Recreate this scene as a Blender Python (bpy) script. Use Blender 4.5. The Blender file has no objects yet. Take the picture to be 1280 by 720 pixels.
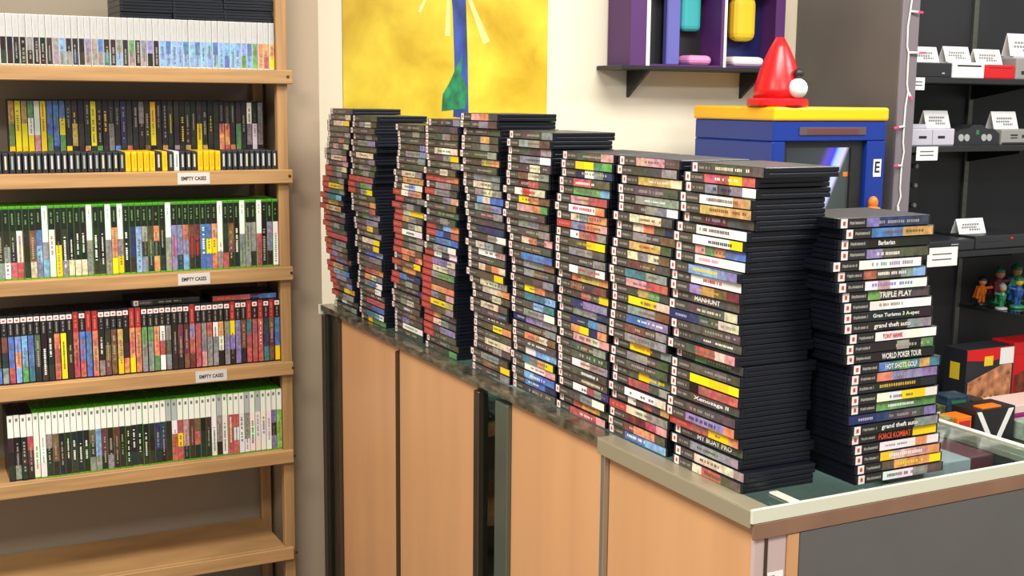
import bpy, bmesh, math, random
from mathutils import Matrix, Vector
random.seed(7)
S = bpy.context.scene
COL = S.collection
PI = math.pi

# ------------------------------------------------------------------ colour / materials
def lin(c):
    return tuple(((v/255)/12.92 if v/255 <= .04045 else (((v/255)+.055)/1.055)**2.4) for v in c)

PAL = dict(k=(30,29,29), d=(90,83,73), w=(236,232,226), c=(228,210,172), y=(238,208,20), g=(206,166,62), o=(232,130,40),  # d: dark spine print, lightened by a painted-in gloss reflection
           r=(198,48,44), b=(40,110,196), n=(38,48,98), l=(112,168,226), p=(138,124,184), e=(92,158,74), t=(44,128,140),
           m=(110,32,40), s=(150,146,144), i=(222,150,146), u=(126,82,48), v=(74,92,56), h=(140,200,50), f=(216,120,60))
WORD = dict(k='black', d='charcoal', w='white', c='cream', y='yellow', g='gold', o='orange', r='red', b='blue', n='navy', l='sky blue',
            p='lavender', e='green', t='teal', m='maroon', s='grey', i='pink', u='brown', v='olive', h='lime', f='rust')

def newmat(name):
    m = bpy.data.materials.new(name); m.use_nodes = True
    return m, m.node_tree.nodes, m.node_tree.links, m.node_tree.nodes['Principled BSDF']

def mat(name, rgb, rough=.5, metal=0., var=0., scale=20., stretch=None, emit=0., bump=0., spec=.5):
    m, N, L, B = newmat(name)
    c = lin(rgb)
    B.inputs['Base Color'].default_value = (*c, 1)
    B.inputs['Roughness'].default_value = rough
    B.inputs['Metallic'].default_value = metal
    B.inputs['Specular IOR Level'].default_value = spec
    if emit:
        B.inputs['Emission Color'].default_value = (*c, 1); B.inputs['Emission Strength'].default_value = emit
    if var or bump:
        tc = N.new('ShaderNodeTexCoord'); mp = N.new('ShaderNodeMapping'); nz = N.new('ShaderNodeTexNoise')
        nz.inputs['Scale'].default_value = scale; nz.inputs['Detail'].default_value = 5
        if stretch: mp.inputs['Scale'].default_value = stretch
        L.new(tc.outputs['Object'], mp.inputs['Vector']); L.new(mp.outputs['Vector'], nz.inputs['Vector'])
        if var:
            r = N.new('ShaderNodeValToRGB')
            r.color_ramp.elements[0].position = .3; r.color_ramp.elements[1].position = .7
            r.color_ramp.elements[0].color = (*[v*(1-var) for v in c], 1)
            r.color_ramp.elements[1].color = (*[min(1, v*(1+var)) for v in c], 1)
            L.new(nz.outputs['Fac'], r.inputs['Fac']); L.new(r.outputs['Color'], B.inputs['Base Color'])
        if bump:
            b = N.new('ShaderNodeBump'); b.inputs['Strength'].default_value = bump; b.inputs['Distance'].default_value = .002
            L.new(nz.outputs['Fac'], b.inputs['Height']); L.new(b.outputs['Normal'], B.inputs['Normal'])
    return m

def print_mat(name, art):
    m, N, L, B = newmat(name)
    at = N.new('ShaderNodeAttribute'); at.attribute_name = 'Col'
    B.inputs['Roughness'].default_value = .3
    B.inputs['Specular IOR Level'].default_value = .5
    if not art:
        L.new(at.outputs['Color'], B.inputs['Base Color']); return m
    tc = N.new('ShaderNodeTexCoord'); oi = N.new('ShaderNodeObjectInfo'); ad = N.new('ShaderNodeVectorMath'); ad.operation = 'ADD'
    mu = N.new('ShaderNodeMath'); mu.operation = 'MULTIPLY'; mu.inputs[1].default_value = 40
    L.new(oi.outputs['Random'], mu.inputs[0]); L.new(tc.outputs['Object'], ad.inputs[0]); L.new(mu.outputs[0], ad.inputs[1])
    nz = N.new('ShaderNodeTexNoise'); nz.inputs['Scale'].default_value = 95; nz.inputs['Detail'].default_value = 3
    L.new(ad.outputs[0], nz.inputs['Vector'])
    mr = N.new('ShaderNodeMapRange'); mr.inputs[1].default_value = .3; mr.inputs[2].default_value = .72; mr.inputs[3].default_value = .55; mr.inputs[4].default_value = 1.15
    L.new(nz.outputs['Fac'], mr.inputs[0])
    hs = N.new('ShaderNodeHueSaturation'); hs.inputs['Saturation'].default_value = .86; L.new(at.outputs['Color'], hs.inputs['Color']); L.new(mr.outputs[0], hs.inputs['Value'])
    nz2 = N.new('ShaderNodeTexNoise'); nz2.inputs['Scale'].default_value = 30; L.new(ad.outputs[0], nz2.inputs['Vector'])
    mr2 = N.new('ShaderNodeMapRange'); mr2.inputs[1].default_value = .3; mr2.inputs[2].default_value = .7; mr2.inputs[3].default_value = .47; mr2.inputs[4].default_value = .53
    L.new(nz2.outputs['Fac'], mr2.inputs[0]); L.new(mr2.outputs[0], hs.inputs['Hue'])
    L.new(hs.outputs['Color'], B.inputs['Base Color'])
    return m

def glass_mat(name, tint, refl=.12):
    m = bpy.data.materials.new(name); m.use_nodes = True
    N, L = m.node_tree.nodes, m.node_tree.links
    N.remove(N['Principled BSDF'])
    tr = N.new('ShaderNodeBsdfTransparent'); tr.inputs['Color'].default_value = (*tint, 1)
    gl = N.new('ShaderNodeBsdfGlossy'); gl.inputs['Roughness'].default_value = .03
    lw = N.new('ShaderNodeLayerWeight'); pw = N.new('ShaderNodeMath'); pw.operation = 'POWER'; pw.inputs[1].default_value = 5
    L.new(lw.outputs['Facing'], pw.inputs[0])
    fr = N.new('ShaderNodeMath'); fr.operation = 'MULTIPLY_ADD'; fr.inputs[1].default_value = .9; fr.inputs[2].default_value = .05
    L.new(pw.outputs[0], fr.inputs[0])
    mx = N.new('ShaderNodeMixShader')
    L.new(fr.outputs[0], mx.inputs[0]); L.new(tr.outputs[0], mx.inputs[1]); L.new(gl.outputs[0], mx.inputs[2])
    L.new(mx.outputs[0], N['Material Output'].inputs['Surface'])
    return m

M = dict(
    case=mat('black_plastic', (15,19,28), .34, var=.15, scale=9, spec=.42),
    casegreen=mat('green_plastic', (88,178,34), .35),
    casewhite=mat('white_plastic', (232,232,228), .35),
    flat=print_mat('printed_sleeve', False), art=print_mat('printed_artwork', True),
    wood=mat('pine_wood', (176,136,88), .55, var=.22, scale=9, stretch=(1,.35,6)),
    woodv=mat('pine_upright', (168,128,82), .55, var=.22, scale=9, stretch=(6,6,.35)),
    wall=mat('cream_paint', (240,230,206), .7, bump=.15, scale=160),
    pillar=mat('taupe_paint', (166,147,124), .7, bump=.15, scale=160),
    wallshade=mat('grey_beige_shaded_paint', (150,138,120), .7),  # wallshade: grey-beige wall with shade put into its colour
    floor=mat('grey_floor_tile', (128,120,110), .4, var=.12, scale=3),
    tan=mat('tan_laminate', (202,150,104), .42, var=.06, scale=14, stretch=(1,1,.1)),
    bronze=mat('bronze_metal', (92,82,70), .35, .8),
    satin=mat('satin_taupe_metal', (162,152,126), .4, .35), greensteel=mat('greenish_steel', (104,114,102), .3, .6), steel=mat('brushed_steel', (178,176,168), .3, .85),
    trim=mat('cream_aluminium', (226,226,204), .35, .25), mirror=mat('painted_reflection_metal', (112,106,88), .25, .6, var=.8, scale=34, stretch=(1,1,2)),  # mirror: noise paints reflections of the cases into the trim colour
    brown=mat('brown_laminate', (132,98,76), .5, var=.1, scale=12),
    grey=mat('dark_grey_laminate', (92,91,88), .5, var=.05, scale=8),
    panel=mat('charcoal_panel', (98,94,92), .45, var=.08, scale=3),
    stile=mat('mauve_grey_metal', (128,120,126), .4, .2),
    black=mat('black_paint', (30,31,33), .45),
    blackback=mat('black_back_panel', (40,41,44), .55, var=.15, scale=3),
    interior=mat('dark_interior', (58,72,74), .6),
    glass=glass_mat('clear_glass', (.86,.93,.9)), greenglass=glass_mat('green_glass', (.62,.75,.7)),
    kblue=mat('royal_blue_plastic', (13,48,138), .35), kyel=mat('yellow_plastic', (250,190,14), .35),
    red=mat('red_plastic', (214,22,28), .3), white=mat('white_card', (238,238,234), .55), ink=mat('grey_ink', (96,96,100), .6),
    blackink=mat('black_ink', (20,20,20), .6), redink=mat('red_ink', (196,40,36), .6),
    orange=mat('orange_plastic', (240,120,24), .4), lgrey=mat('light_grey_plastic', (196,192,204), .45), grey2=mat('warm_grey_plastic', (150,148,142), .45),
    dgrey=mat('dark_grey_plastic', (38,40,44), .4), portgrey=mat('port_grey_plastic', (168,170,170), .4),
    purple=mat('purple_card', (82,40,104), .5), peri=mat('periwinkle_card', (104,104,186), .5), navy=mat('navy_card', (28,32,92), .5),
    pink=mat('pink_card', (228,148,196), .55), yellowc=mat('yellow_card', (232,200,40), .55), teal=mat('teal_card', (54,170,176), .55),
    cord=mat('white_cord', (236,228,224), .5), bulb=mat('pink_bulb', (240,60,100), .3, emit=.5),
    green=mat('green_plastic_solid', (40,120,80), .4), maroon=mat('maroon_card', (118,44,62), .5),
    skin=mat('tan_paint', (214,150,96), .5), bluep=mat('blue_paint', (40,80,150), .4), peach=mat('peach_print', (216,150,110), .5),
)
PRINT = [M['flat'], M['art']]

# ------------------------------------------------------------------ geometry helpers
def bx(bm, lo, hi, bev=0., mi=0, seg=1):
    ret = bmesh.ops.create_cube(bm, size=1)
    vs = ret['verts']
    for v in vs:
        for a in range(3):
            v.co[a] = lo[a] if v.co[a] < 0 else hi[a]
    fs = list({f for v in vs for f in v.link_faces})
    for f in fs: f.material_index = mi
    if bev:
        es = list({e for v in vs for e in v.link_edges})
        bmesh.ops.bevel(bm, geom=es, offset=bev, segments=seg, profile=.5, affect='EDGES')

def cyl(bm, a, b, r, r2=None, n=12, mi=0):
    a, b = Vector(a), Vector(b); d = b-a
    ret = bmesh.ops.create_cone(bm, cap_ends=True, segments=n, radius1=r, radius2=r if r2 is None else r2, depth=d.length)
    T = Matrix.Translation((a+b)/2) @ d.to_track_quat('Z', 'Y').to_matrix().to_4x4()
    bmesh.ops.transform(bm, matrix=T, verts=ret['verts'])
    for f in {f for v in ret['verts'] for f in v.link_faces}: f.material_index = mi

def ball(bm, c, r, s=(1,1,1), mi=0, u=14, v=9):
    ret = bmesh.ops.create_uvsphere(bm, u_segments=u, v_segments=v, radius=r)
    bmesh.ops.transform(bm, matrix=Matrix.Translation(c) @ Matrix.Diagonal((*s, 1)), verts=ret['verts'])
    for f in {f for q in ret['verts'] for f in q.link_faces}: f.material_index = mi

def lathe(bm, prof, c=(0,0,0), n=20, mi=0):
    rings = []
    for r, z in prof:
        rings.append([bm.verts.new((c[0]+r*math.cos(2*PI*k/n), c[1]+r*math.sin(2*PI*k/n), c[2]+z)) for k in range(n)])
    for A, B in zip(rings, rings[1:]):
        for k in range(n):
            f = bm.faces.new((A[k], A[(k+1) % n], B[(k+1) % n], B[k])); f.material_index = mi
    for R, fl in ((rings[0], True), (rings[-1], False)):
        f = bm.faces.new(R[::-1] if fl else R); f.material_index = mi

def prism(bm, poly, axis, lo, hi, mi=0):
    """extrude a 2-D polygon along an axis (0, 1 or 2)"""
    def P(p, t):
        q = list(p); q.insert(axis, t); return q
    A = [bm.verts.new(P(p, lo)) for p in poly]; B = [bm.verts.new(P(p, hi)) for p in poly]
    n = len(poly)
    fs = [bm.faces.new(A), bm.faces.new(B)] + [bm.faces.new((A[k], A[(k+1) % n], B[(k+1) % n], B[k])) for k in range(n)]
    for f in fs: f.material_index = mi
    bmesh.ops.recalc_face_normals(bm, faces=fs)

def mesh_of(name, fn, mats, smooth=False):
    bm = bmesh.new(); fn(bm)
    me = bpy.data.meshes.new(name); bm.to_mesh(me); bm.free()
    for m in (mats if isinstance(mats, (list, tuple)) else [mats]): me.materials.append(m)
    if smooth:
        for p in me.polygons: p.use_smooth = True
    return me

def link(name, me, parent=None, loc=None, mtx=None):
    o = bpy.data.objects.new(name, me); COL.objects.link(o)
    if parent: o.parent = parent
    if mtx is not None: o.matrix_local = mtx
    elif loc: o.location = loc
    return o

def part(name, fn, mats, parent=None, smooth=False, loc=None, label=None):
    o = link(name, mesh_of(name, fn, mats, smooth), parent, loc)
    if label: o['label'] = label
    return o

def tag(o, label, cat, group=None):
    o['label'] = label; o['category'] = cat
    if group: o['group'] = group
    return o

def thing(name, label, cat, loc=(0,0,0), group=None, rz=0):
    o = bpy.data.objects.new(name, None); COL.objects.link(o); o.location = loc; o.rotation_euler = (0,0,rz)
    o.empty_display_size = .05
    return tag(o, label, cat, group)

def struct(name, fn, mats):
    o = part(name, fn, mats); o['kind'] = 'structure'; return o

_txt = {}
def text_mesh(s, h, w, material, bold=False, italic=0.):
    """flat lettering in the XY plane, centred on the origin, cap height h, fitted to width w"""
    key = (s, h, w, material.name, bold, italic)
    if key in _txt: return _txt[key]
    cu = bpy.data.curves.new('lettering', 'FONT'); cu.body = s; cu.align_x = 'CENTER'; cu.align_y = 'CENTER'
    cu.size = 1; cu.resolution_u = 2; cu.shear = italic
    if bold: cu.offset = .022
    o = bpy.data.objects.new('lettering', cu); COL.objects.link(o)
    bpy.context.view_layer.update()
    me = bpy.data.meshes.new_from_object(o.evaluated_get(bpy.context.evaluated_depsgraph_get()))
    bpy.data.objects.remove(o); bpy.data.curves.remove(cu)
    xs = [v.co.x for v in me.vertices]; ys = [v.co.y for v in me.vertices]
    cx, cy = (min(xs)+max(xs))/2, (min(ys)+max(ys))/2
    sx = w/(max(xs)-min(xs)); sy = h/(max(ys)-min(ys))
    for v in me.vertices: v.co = ((v.co.x-cx)*sx, (v.co.y-cy)*sy, 0)
    me.materials.clear(); me.materials.append(material)
    me.name = 'lettering'
    _txt[key] = me
    return me

# ------------------------------------------------------------------ game cases
# local frame of every case: x along the spine (title reads left to right), spine at y = 0 facing -y, z the thickness
def case_body(L, T, D, m):
    def fn(bm):
        h = T/2
        bx(bm, (-L/2, 0, -h), (L/2, .006, h), .0011, seg=2)
        bx(bm, (-L/2, .0052, .0004), (L/2, D, h), .0013, seg=2)
        bx(bm, (-L/2, .0052, -h), (L/2, D, -.0004), .0013, seg=2)
        bx(bm, (-L/2+.0015, .005, -.001), (L/2-.0015, D-.0015, .001))
    return mesh_of('case_body', fn, m)

def spine_mesh(code, L, T, kind, rng, base=(74,68,60)):  # default base has the sleeve's gloss reflection painted into the header
    """code: header letter, art letters, '/' text colour"""
    body, _, tx = code.partition('=')[0].partition('/')
    z_dark = L < .184 and kind == 'ps'
    hd, art = body[0], body[1:]
    V, F, C, MI = [], [], [], []
    H = T*(.47 if kind in ('xb', 'x3') else .44)
    def q(x0, x1, z0, z1, lay, c, a=0):
        y = -.0003*lay
        i = len(V); V.extend([(x0,y,z0),(x1,y,z0),(x1,y,z1),(x0,y,z1)])
        F.append((i,i+1,i+2,i+3)); C.append((*lin(c), 1)); MI.append(a)
    X = lambda t: (t-.5)*L*.985
    jit = lambda c, s=14: tuple(max(0, min(255, v+rng.uniform(-s, s))) for v in c)
    def words(t0, t1, zc, hh, c, n):
        t = t0; n = int(n*1.5)
        for k in range(n):
            w = (t1-t0)/n*rng.uniform(.55, .8)
            if rng.random() < .82:
                q(X(t), X(t+w), zc-hh*rng.uniform(.8, 1), zc+hh*rng.uniform(.8, 1), 2, c)
            t += (t1-t0)/n
    a0 = .30
    if kind == 'ps':
        if z_dark: base = (34,32,31)
        if hd == 'K':
            q(X(0), X(.025), -H, H, 1, tuple(v*.7 for v in base))
            q(X(.025), X(.095), -H, H, 1, (232,224,220))
            q(X(.048), X(.074), -H*.45, H*.45, 2, (196,70,62))
            q(X(.095), X(.30), -H, H, 1, base)
            words(.12, .275, 0, T*.14, (150,146,138), 7)
        elif hd == 'R':
            q(X(0), X(.30), -H, H, 1, (166,44,40) if z_dark else (178,66,58), 0)
            words(.05, .27, 0, T*.16, (204,116,106), 6)
        else:
            q(X(0), X(.30), -H, H, 1, PAL[hd.lower()]); 
            words(.1, .27, 0, T*.15, (170,166,180), 5)
    elif kind == 'xb':
        a0 = .33
        if hd == 'W':
            q(X(0), X(.5), -H, H, 1, (228,230,226)); a0 = .5
            words(.06, .2, 0, T*.1, (150,150,150), 5)
        else:
            q(X(0), X(.03), -H, H, 1, (70,150,36)); q(X(.03), X(.33), -H, H, 1, (26,28,26))
            words(.09, .25, 0, T*.13, (120,150,96), 5)
    elif kind == 'x3':
        a0 = .34
        q(X(0), X(.34), -H, H, 1, (236,236,226) if hd != 'S' else (176,180,180))
        q(X(.05), X(.1), -H*.4, H*.4, 2, (110,116,108))
    elif kind == 'ds':
        a0 = .45
        q(X(0), X(.45), -H, H, 1, (186,185,182)); words(.1, .38, 0, T*.08, (176,176,180), 4)
    elif kind == 'tall':
        a0 = .02
    n = len(art)
    for k, ch in enumerate(art):
        t0 = a0+(.985-a0)*k/n; t1 = a0+(.985-a0)*(k+1)/n
        q(X(t0), X(t1), -H, H, 1, jit((50,47,43) if ch == 'd' and (kind != 'ps' or z_dark) else PAL[ch]), 1 if ch not in 'wky' else 0)
    if '=' not in code:
        dark = sum(1 for ch in art if ch in 'dknmvu') >= n/2
        tc = PAL[tx] if tx else ((164,155,140) if dark else (116,106,100))
        nn = rng.choice((0, 7, 9, 11, 13)) if not tx else rng.choice((9, 11, 13))
        if nn:
            s = rng.uniform(a0+.04, a0+.2); e = min(.95, s+rng.uniform(.25, .5))
            words(s, e, rng.uniform(-.06, .06)*T, T*rng.uniform(.11, .19), tc, nn)
    me = bpy.data.meshes.new('spine_label'); me.from_pydata(V, [], F)
    ca = me.color_attributes.new('Col', 'FLOAT_COLOR', 'CORNER')
    ca.data.foreach_set('color', [x for c in C for _ in range(4) for x in c])
    for m in PRINT: me.materials.append(m)
    me.polygons.foreach_set('material_index', MI)
    me.update()
    return me

def art_words(code):
    art = code.partition('/')[0].partition('=')[0][1:]
    seen = []
    for ch in sorted(set(art), key=lambda c: (c in 'dk', -art.count(c), art.index(c))):
        seen.append(WORD[ch])
    return ' and '.join(seen[:2])

ORD = ['topmost','second','third','fourth','fifth','sixth','seventh','eighth','ninth','tenth','eleventh','twelfth','thirteenth','fourteenth','fifteenth',
       'sixteenth','seventeenth','eighteenth','nineteenth','twentieth','twenty-first','twenty-second','twenty-third','twenty-fourth','twenty-fifth',
       'twenty-sixth','twenty-seventh','twenty-eighth','twenty-ninth','thirtieth','thirty-first','thirty-second','thirty-third','thirty-fourth','thirty-fifth',
       'thirty-sixth','thirty-seventh','thirty-eighth','thirty-ninth','fortieth','forty-first','forty-second','forty-third','forty-fourth','forty-fifth',
       'forty-sixth','forty-seventh','forty-eighth','forty-ninth','fiftieth','fifty-first','fifty-second','fifty-third','fifty-fourth','fifty-fifth']

L0, T0, D0, PITCH = .184, .0152, .135, .0157
BODY = case_body(L0, T0, D0, M['case'])
TXT = Matrix.Rotation(PI/2, 4, 'X')
TOP = .95

def put_case(name, code, mtx, label, group, body, kind='ps', L=L0, T=T0, rng=random, cat='game case', lettering=None, base=(74,68,60)):
    o = bpy.data.objects.new(name, body); COL.objects.link(o); o.matrix_world = mtx
    tag(o, label, cat, group)
    s = link('spine_label', spine_mesh(code, L, T, kind, rng, base), o, (0, -.0002, 0))
    if lettering:
        txt, c, x0, x1, h = lettering
        me = text_mesh(txt, h, (x1-x0)*L, c, bold=True)
        link('title_lettering', me, s, mtx=Matrix.Translation((((x0+x1)/2-.5)*L, -.0011, 0)) @ TXT)
    return o

PROF = {
'c1': [(1.504,-1.88),(1.4,-1.912),(1.308,-1.937),(1.238,-1.968),(1.204,-1.955),(1.127,-1.923),(1.039,-1.892),(0.936,-1.841)],
'c2': [(1.492,-1.693),(1.386,-1.702),(1.3,-1.717),(1.258,-1.7),(1.154,-1.672),(1.069,-1.662),(0.949,-1.641)],
'c3': [(1.476,-1.393),(1.379,-1.4),(1.3,-1.417),(1.181,-1.413),(1.079,-1.425),(0.95,-1.422)],
'c4': [(1.48,-1.215),(1.378,-1.222),(1.332,-1.216),(1.258,-1.212),(1.163,-1.221),(1.074,-1.23),(1.011,-1.222),(0.955,-1.213)],
'c5': [(1.496,-1.019),(1.432,-1.018),(1.355,-1.018),(1.329,-1.009),(1.295,-0.997),(1.175,-0.983),(1.107,-0.966),(0.949,-0.957)],
'c6': [(1.472,-0.794),(1.393,-0.789),(1.351,-0.812),(1.31,-0.806),(1.248,-0.79),(1.169,-0.767),(1.038,-0.764),(0.953,-0.768)],
'c7': [(1.434,-0.578),(1.397,-0.577),(1.359,-0.585),(1.329,-0.593),(1.268,-0.592),(1.162,-0.58),(1.118,-0.577),(1.009,-0.578),(0.953,-0.578)],
'c8': [(1.435,-0.379),(1.388,-0.374),(1.361,-0.368),(1.339,-0.385),(1.262,-0.395),(1.218,-0.406),(1.09,-0.402),(1.007,-0.389),(0.951,-0.391)],
'c9': [(1.434,-0.193),(1.374,-0.198),(1.31,-0.206),(1.276,-0.213),(1.254,-0.213),(1.23,-0.212),(1.178,-0.208),(1.111,-0.206),(1.058,-0.206),(1.019,-0.204),(0.969,-0.197),(0.951,-0.192)],
}
STACK = {
'c1': 'Kdd Kddc Kccy Kddd Kdds Kdrd Kidc Kssd Kcci Kddi Rdsc Rdsd Rdds Ryyg/u Rtts Rttl Rggd Rgcg Rdds Rdmd Rdsd Rddd Rrrr Rdss Rssd Rpud Rppu Rggd Rlsb Rpsd Rddp Rdyg Rdss Kwsd Kdds',
'c2': 'Kddd Kscd Kddd Kdsd Kssp Kddd Kccc/u Kdds Kssv/d Kvsv Rrrrr Rdes Rdsy Kdvd Kduo Kddr Kess Kdps Kdyd Kdds Kccy Kddy Kbbl Kdps Kddd Kroo Kocs Ksbw Kduw Kddd/w Krrr Kdbb Kttlw Kyeee',
'c3': 'Kddd Kdsd Kddd Kddp Kssp Kdds Kvdd Kccs Koog Kwlw Rwio Rdds Rdsd Rcyy Rgsd Rdsc Rwww/d Rdds Rdss Roou Kouo Ruuy Kgod Rbnn Rdsd Kddn Kddd Kscd Kddd/w Kdud Kpdd Kwww/d Kddd',
'c4': 'Kdds Kddd Kdsd Kddd Kcwc/d Kdsy Kdds Kdcd Rrroo Kssd Rssd Kdsi Kddu Kvvv Kdsd Rdlo Rbnr Kbbb Kssw Rwdw Rppc Rccs Rsee Rddd Rooo Rpdi Ryyg Rdds Rodd Rcsd Rdpp Rddd Kddd Kdve',
'c5': 'Kiod Kdsd Kddd Kdgd Kdsd Kdds Kdgo Kddd Ksss Kccs Kscs Klcbb Kssp Kdds/i Kddd Knnn Kdsw Kcsd Kwwi/u Kddd Kcuoc Kddy Kccs/d Kcco Kdcd Kccd Kddn/s Kddd/w Kdyo Kddd Kccc Kdsd Kssd Kudy Kdds',
'c6': 'Kdds Kssd Kdds Kssw/d Kdcd Kucs Kmrd Kwrcc/r Kyou Kiioe Kddd/s Kssd Kdds Kcodi Kddd Kbbbb Kssu Ksud Kdds Kyod Kttl Kdlt Kssw Npps Kdds Koocu Kddd/w Kwll Ktsoy Kwwi/r Klbb/w Kbbn/w Kddd',
'c7': 'Kddi Kyyee Knwsn Krrdd/w Keeel Kiirr Kwwwo/r Kcsoo Rppooi Kwrrs Kddyy/g Kssd Kdds Kwssw/r Koggo/u Kudu Kdrdy Knpp/s Kssn Knnbs Koyno Kiici Kdds Kdvvd Kwcss/u Kddd/w Kddd/c Kwwrsn Kdsw Krood/u Krrri/w',
'c8': 'Kiid Kdds Kgggc/w Kddd/s Ksss/w Kdssw/s Kcccd/u Kcodn Ksdu Kgggv/u Kcscu Kuud Kttss Kiirr Kdged Kyyc Kssu Kbbpp/w Kuuds Kssss Kyyds/o Kssdv Kddd Kdysd/y Krrds Kwwwc Kwdrdg Rccss Kmmri Kuood/i Kbbll/w',
'c9': 'Kddd/c Krryr/w Ksdsw/n Kwwg/u Kgggg/u Kmmdd/s Kwwww/d Kwwwy/k Kieobb Kwwww/i Klllpp/y Kwwwww/r Kpgum/g Kdddd/w=MANHUNT Kdddc/c Nnddcc/s Kdddd/s Kdddd/w Kdrrci Kevvd Kdddd/s Kyyyyy Kkrrrr Kdddd/w=Xenosaga|II Kdddd/s Kppppo/n Rrryyo Kdddd/w=MY|BUAY|PRO Ksssss/d Kccccs/d Kcrrdd/d',
}
PHRASE = {'c1': 'first stack by the pillar', 'c2': 'second stack from the pillar', 'c3': 'third stack from the pillar', 'c4': 'fourth stack from the pillar',
          'c5': 'middle stack of counter row', 'c6': 'sixth stack from the pillar', 'c7': 'third stack from near end', 'c8': 'second stack from near end', 'c9': 'nearest stack of counter row'}
WHITEINK = mat('white_ink', (232,228,220), .4)

def interp(pr, z):
    if z >= pr[0][0]: return pr[0][1]
    for (z0, x0), (z1, x1) in zip(pr, pr[1:]):
        if z >= z1: return x1+(x0-x1)*(z-z1)/(z0-z1)
    return pr[-1][1]

NEAR = [0.021, -0.005, 0.001, -0.008, -0.004, -0.014, -0.026, -0.034, -0.017, -0.025, -0.047, -0.042, -0.037, -0.03, -0.031, -0.027, -0.024, -0.027, -0.028, -0.032, -0.035, -0.036, -0.02, -0.034, -0.031, -0.028, -0.025, -0.013, -0.016, 0.002, 0.001]
prev = {}
rng = random.Random(11)
for key in STACK:
    codes = STACK[key].split(); n = len(codes); cur = {}
    yb = rng.uniform(-.004, .004)
    for k, code in enumerate(codes):
        code = code.replace('|', ' ')
        lv = n-1-k
        z = TOP+.0004+T0/2+lv*PITCH
        x = interp(PROF[key], z)+rng.uniform(-.0045, .0045)
        if key == 'c9': x = NEAR[k]-L0
        lo = max([prev[j] for j in (lv-1, lv, lv+1) if j in prev] or [-9])
        x = max(x, lo+.0015)
        cur[lv] = x+L0
        y = yb+rng.uniform(-.005, .005)*(1.7 if key == 'c9' else 1)
        hd = {'K': '', 'R': 'red-headed ', 'N': 'navy-headed '}[code[0]]
        lab = f"{hd}case with {art_words(code)} spine, {ORD[k]} down in {PHRASE[key]}"
        if k == 0: lab = lab.replace('topmost down in', 'topmost in')
        let = None
        if '=' in code:
            t = code.split('=')[1]
            let = (t, WHITEINK, .36, {'MANHUNT': .72}.get(t, .84), T0*.5)
        put_case('game_case', code, Matrix.Translation((x+L0/2, y, z)) @ (Matrix.Rotation(math.radians(rng.uniform(-.9, .9)), 4, 'Z') if key == 'c9' else Matrix.Identity(4)), lab, 'game cases stacked in a row on the counter', BODY, rng=rng, lettering=let)
    prev = cur

# the separate stack at the near end of the counter, spines towards the aisle
RS = [('Kpnnnn/s', None), ('Kbbgg/u', None), ('Kkkkk=', ('Barbarian', 'w', .42, .60, .45)), ('Kpddv/w', None), ('Kwwww/s', None), ('Krddsl/w', None),
      ('Kwiwww/p', None), ('Kedddd=', ('TRIPLE PLAY', 'w', .42, .78, .6)), ('Kwwww/s', None), ('Kkkkk=', ('Gran Turismo 3 A-spec', 'w', .33, .84, .5)),
      ('Kkkkss=', ('grand theft auto', 'w', .34, .74, .6)), ('Kwwww=', ('TONY HAWK', 'r', .38, .6, .5)), ('Kkkske', None),
      ('Kkkkk=', ('WORLD POKER TOUR', 'w', .4, .84, .6)), ('Kbtetgt=', ('HOT SHOTS GOLF', 'w', .37, .72, .55)), ('Koppp/s', None),
      ('Kkkkk/g', None), ('Kwwyyw', None), ('Keeee/w', None), ('Nndddp/s', None), ('Kkkkss=', ('grand theft auto', 'w', .33, .74, .62)),
      ('Kkkkyy=', ('FORCE KOMBAT', 'f', .32, .68, .65)), ('Kwwwow/s', None), ('Kyciio/w', None), ('Kdoooy/y', None), ('Kwwsd', None)]
RY = [0.112,0.122,0.118,0.116,0.102,0.115,0.114,0.125,0.129,0.13,0.131,0.141,0.136,0.14,0.151,0.149,0.15,0.15,0.154,0.154,0.157,0.159,0.164,0.165,0.171,0.172]
INKS = {'w': WHITEINK, 'r': M['redink'], 'f': mat('orange_red_ink', (220,86,40), .4), 'k': M['blackink']}
Rrot = Matrix.Rotation(PI/2, 4, 'Z')
PSTXT = mat('pale_grey_ink', (176,172,166), .4)
for k, (code, let) in enumerate(RS):
    n = len(RS); lv = n-1-k
    z = TOP+.0004+T0/2+lv*.01585
    m = Matrix.Translation((.04+rng.uniform(-.003, .003), RY[k]+.004+L0/2, z)) @ Matrix.Rotation(math.radians(rng.uniform(-.5, .5)), 4, 'Z') @ Rrot
    lab = f"game case with {art_words(code)} spine, {ORD[k]} down in the lone stack on the right"
    if k == 0: lab = lab.replace('topmost down in', 'topmost in')
    l2 = (let[0], INKS[let[1]], let[2], let[3], T0*let[4]) if let else None
    o = put_case('game_case', code, m, lab, 'game cases in the lone stack', BODY, rng=rng, lettering=l2, base=(38,36,34))
    sp = [c for c in o.children][0]
    if code[0] == 'K':
        link('platform_lettering', text_mesh('PlayStation 2', T0*.36, L0*.155, PSTXT), sp, mtx=Matrix.Translation(((.20-.5)*L0, -.0012, 0)) @ TXT)

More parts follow.
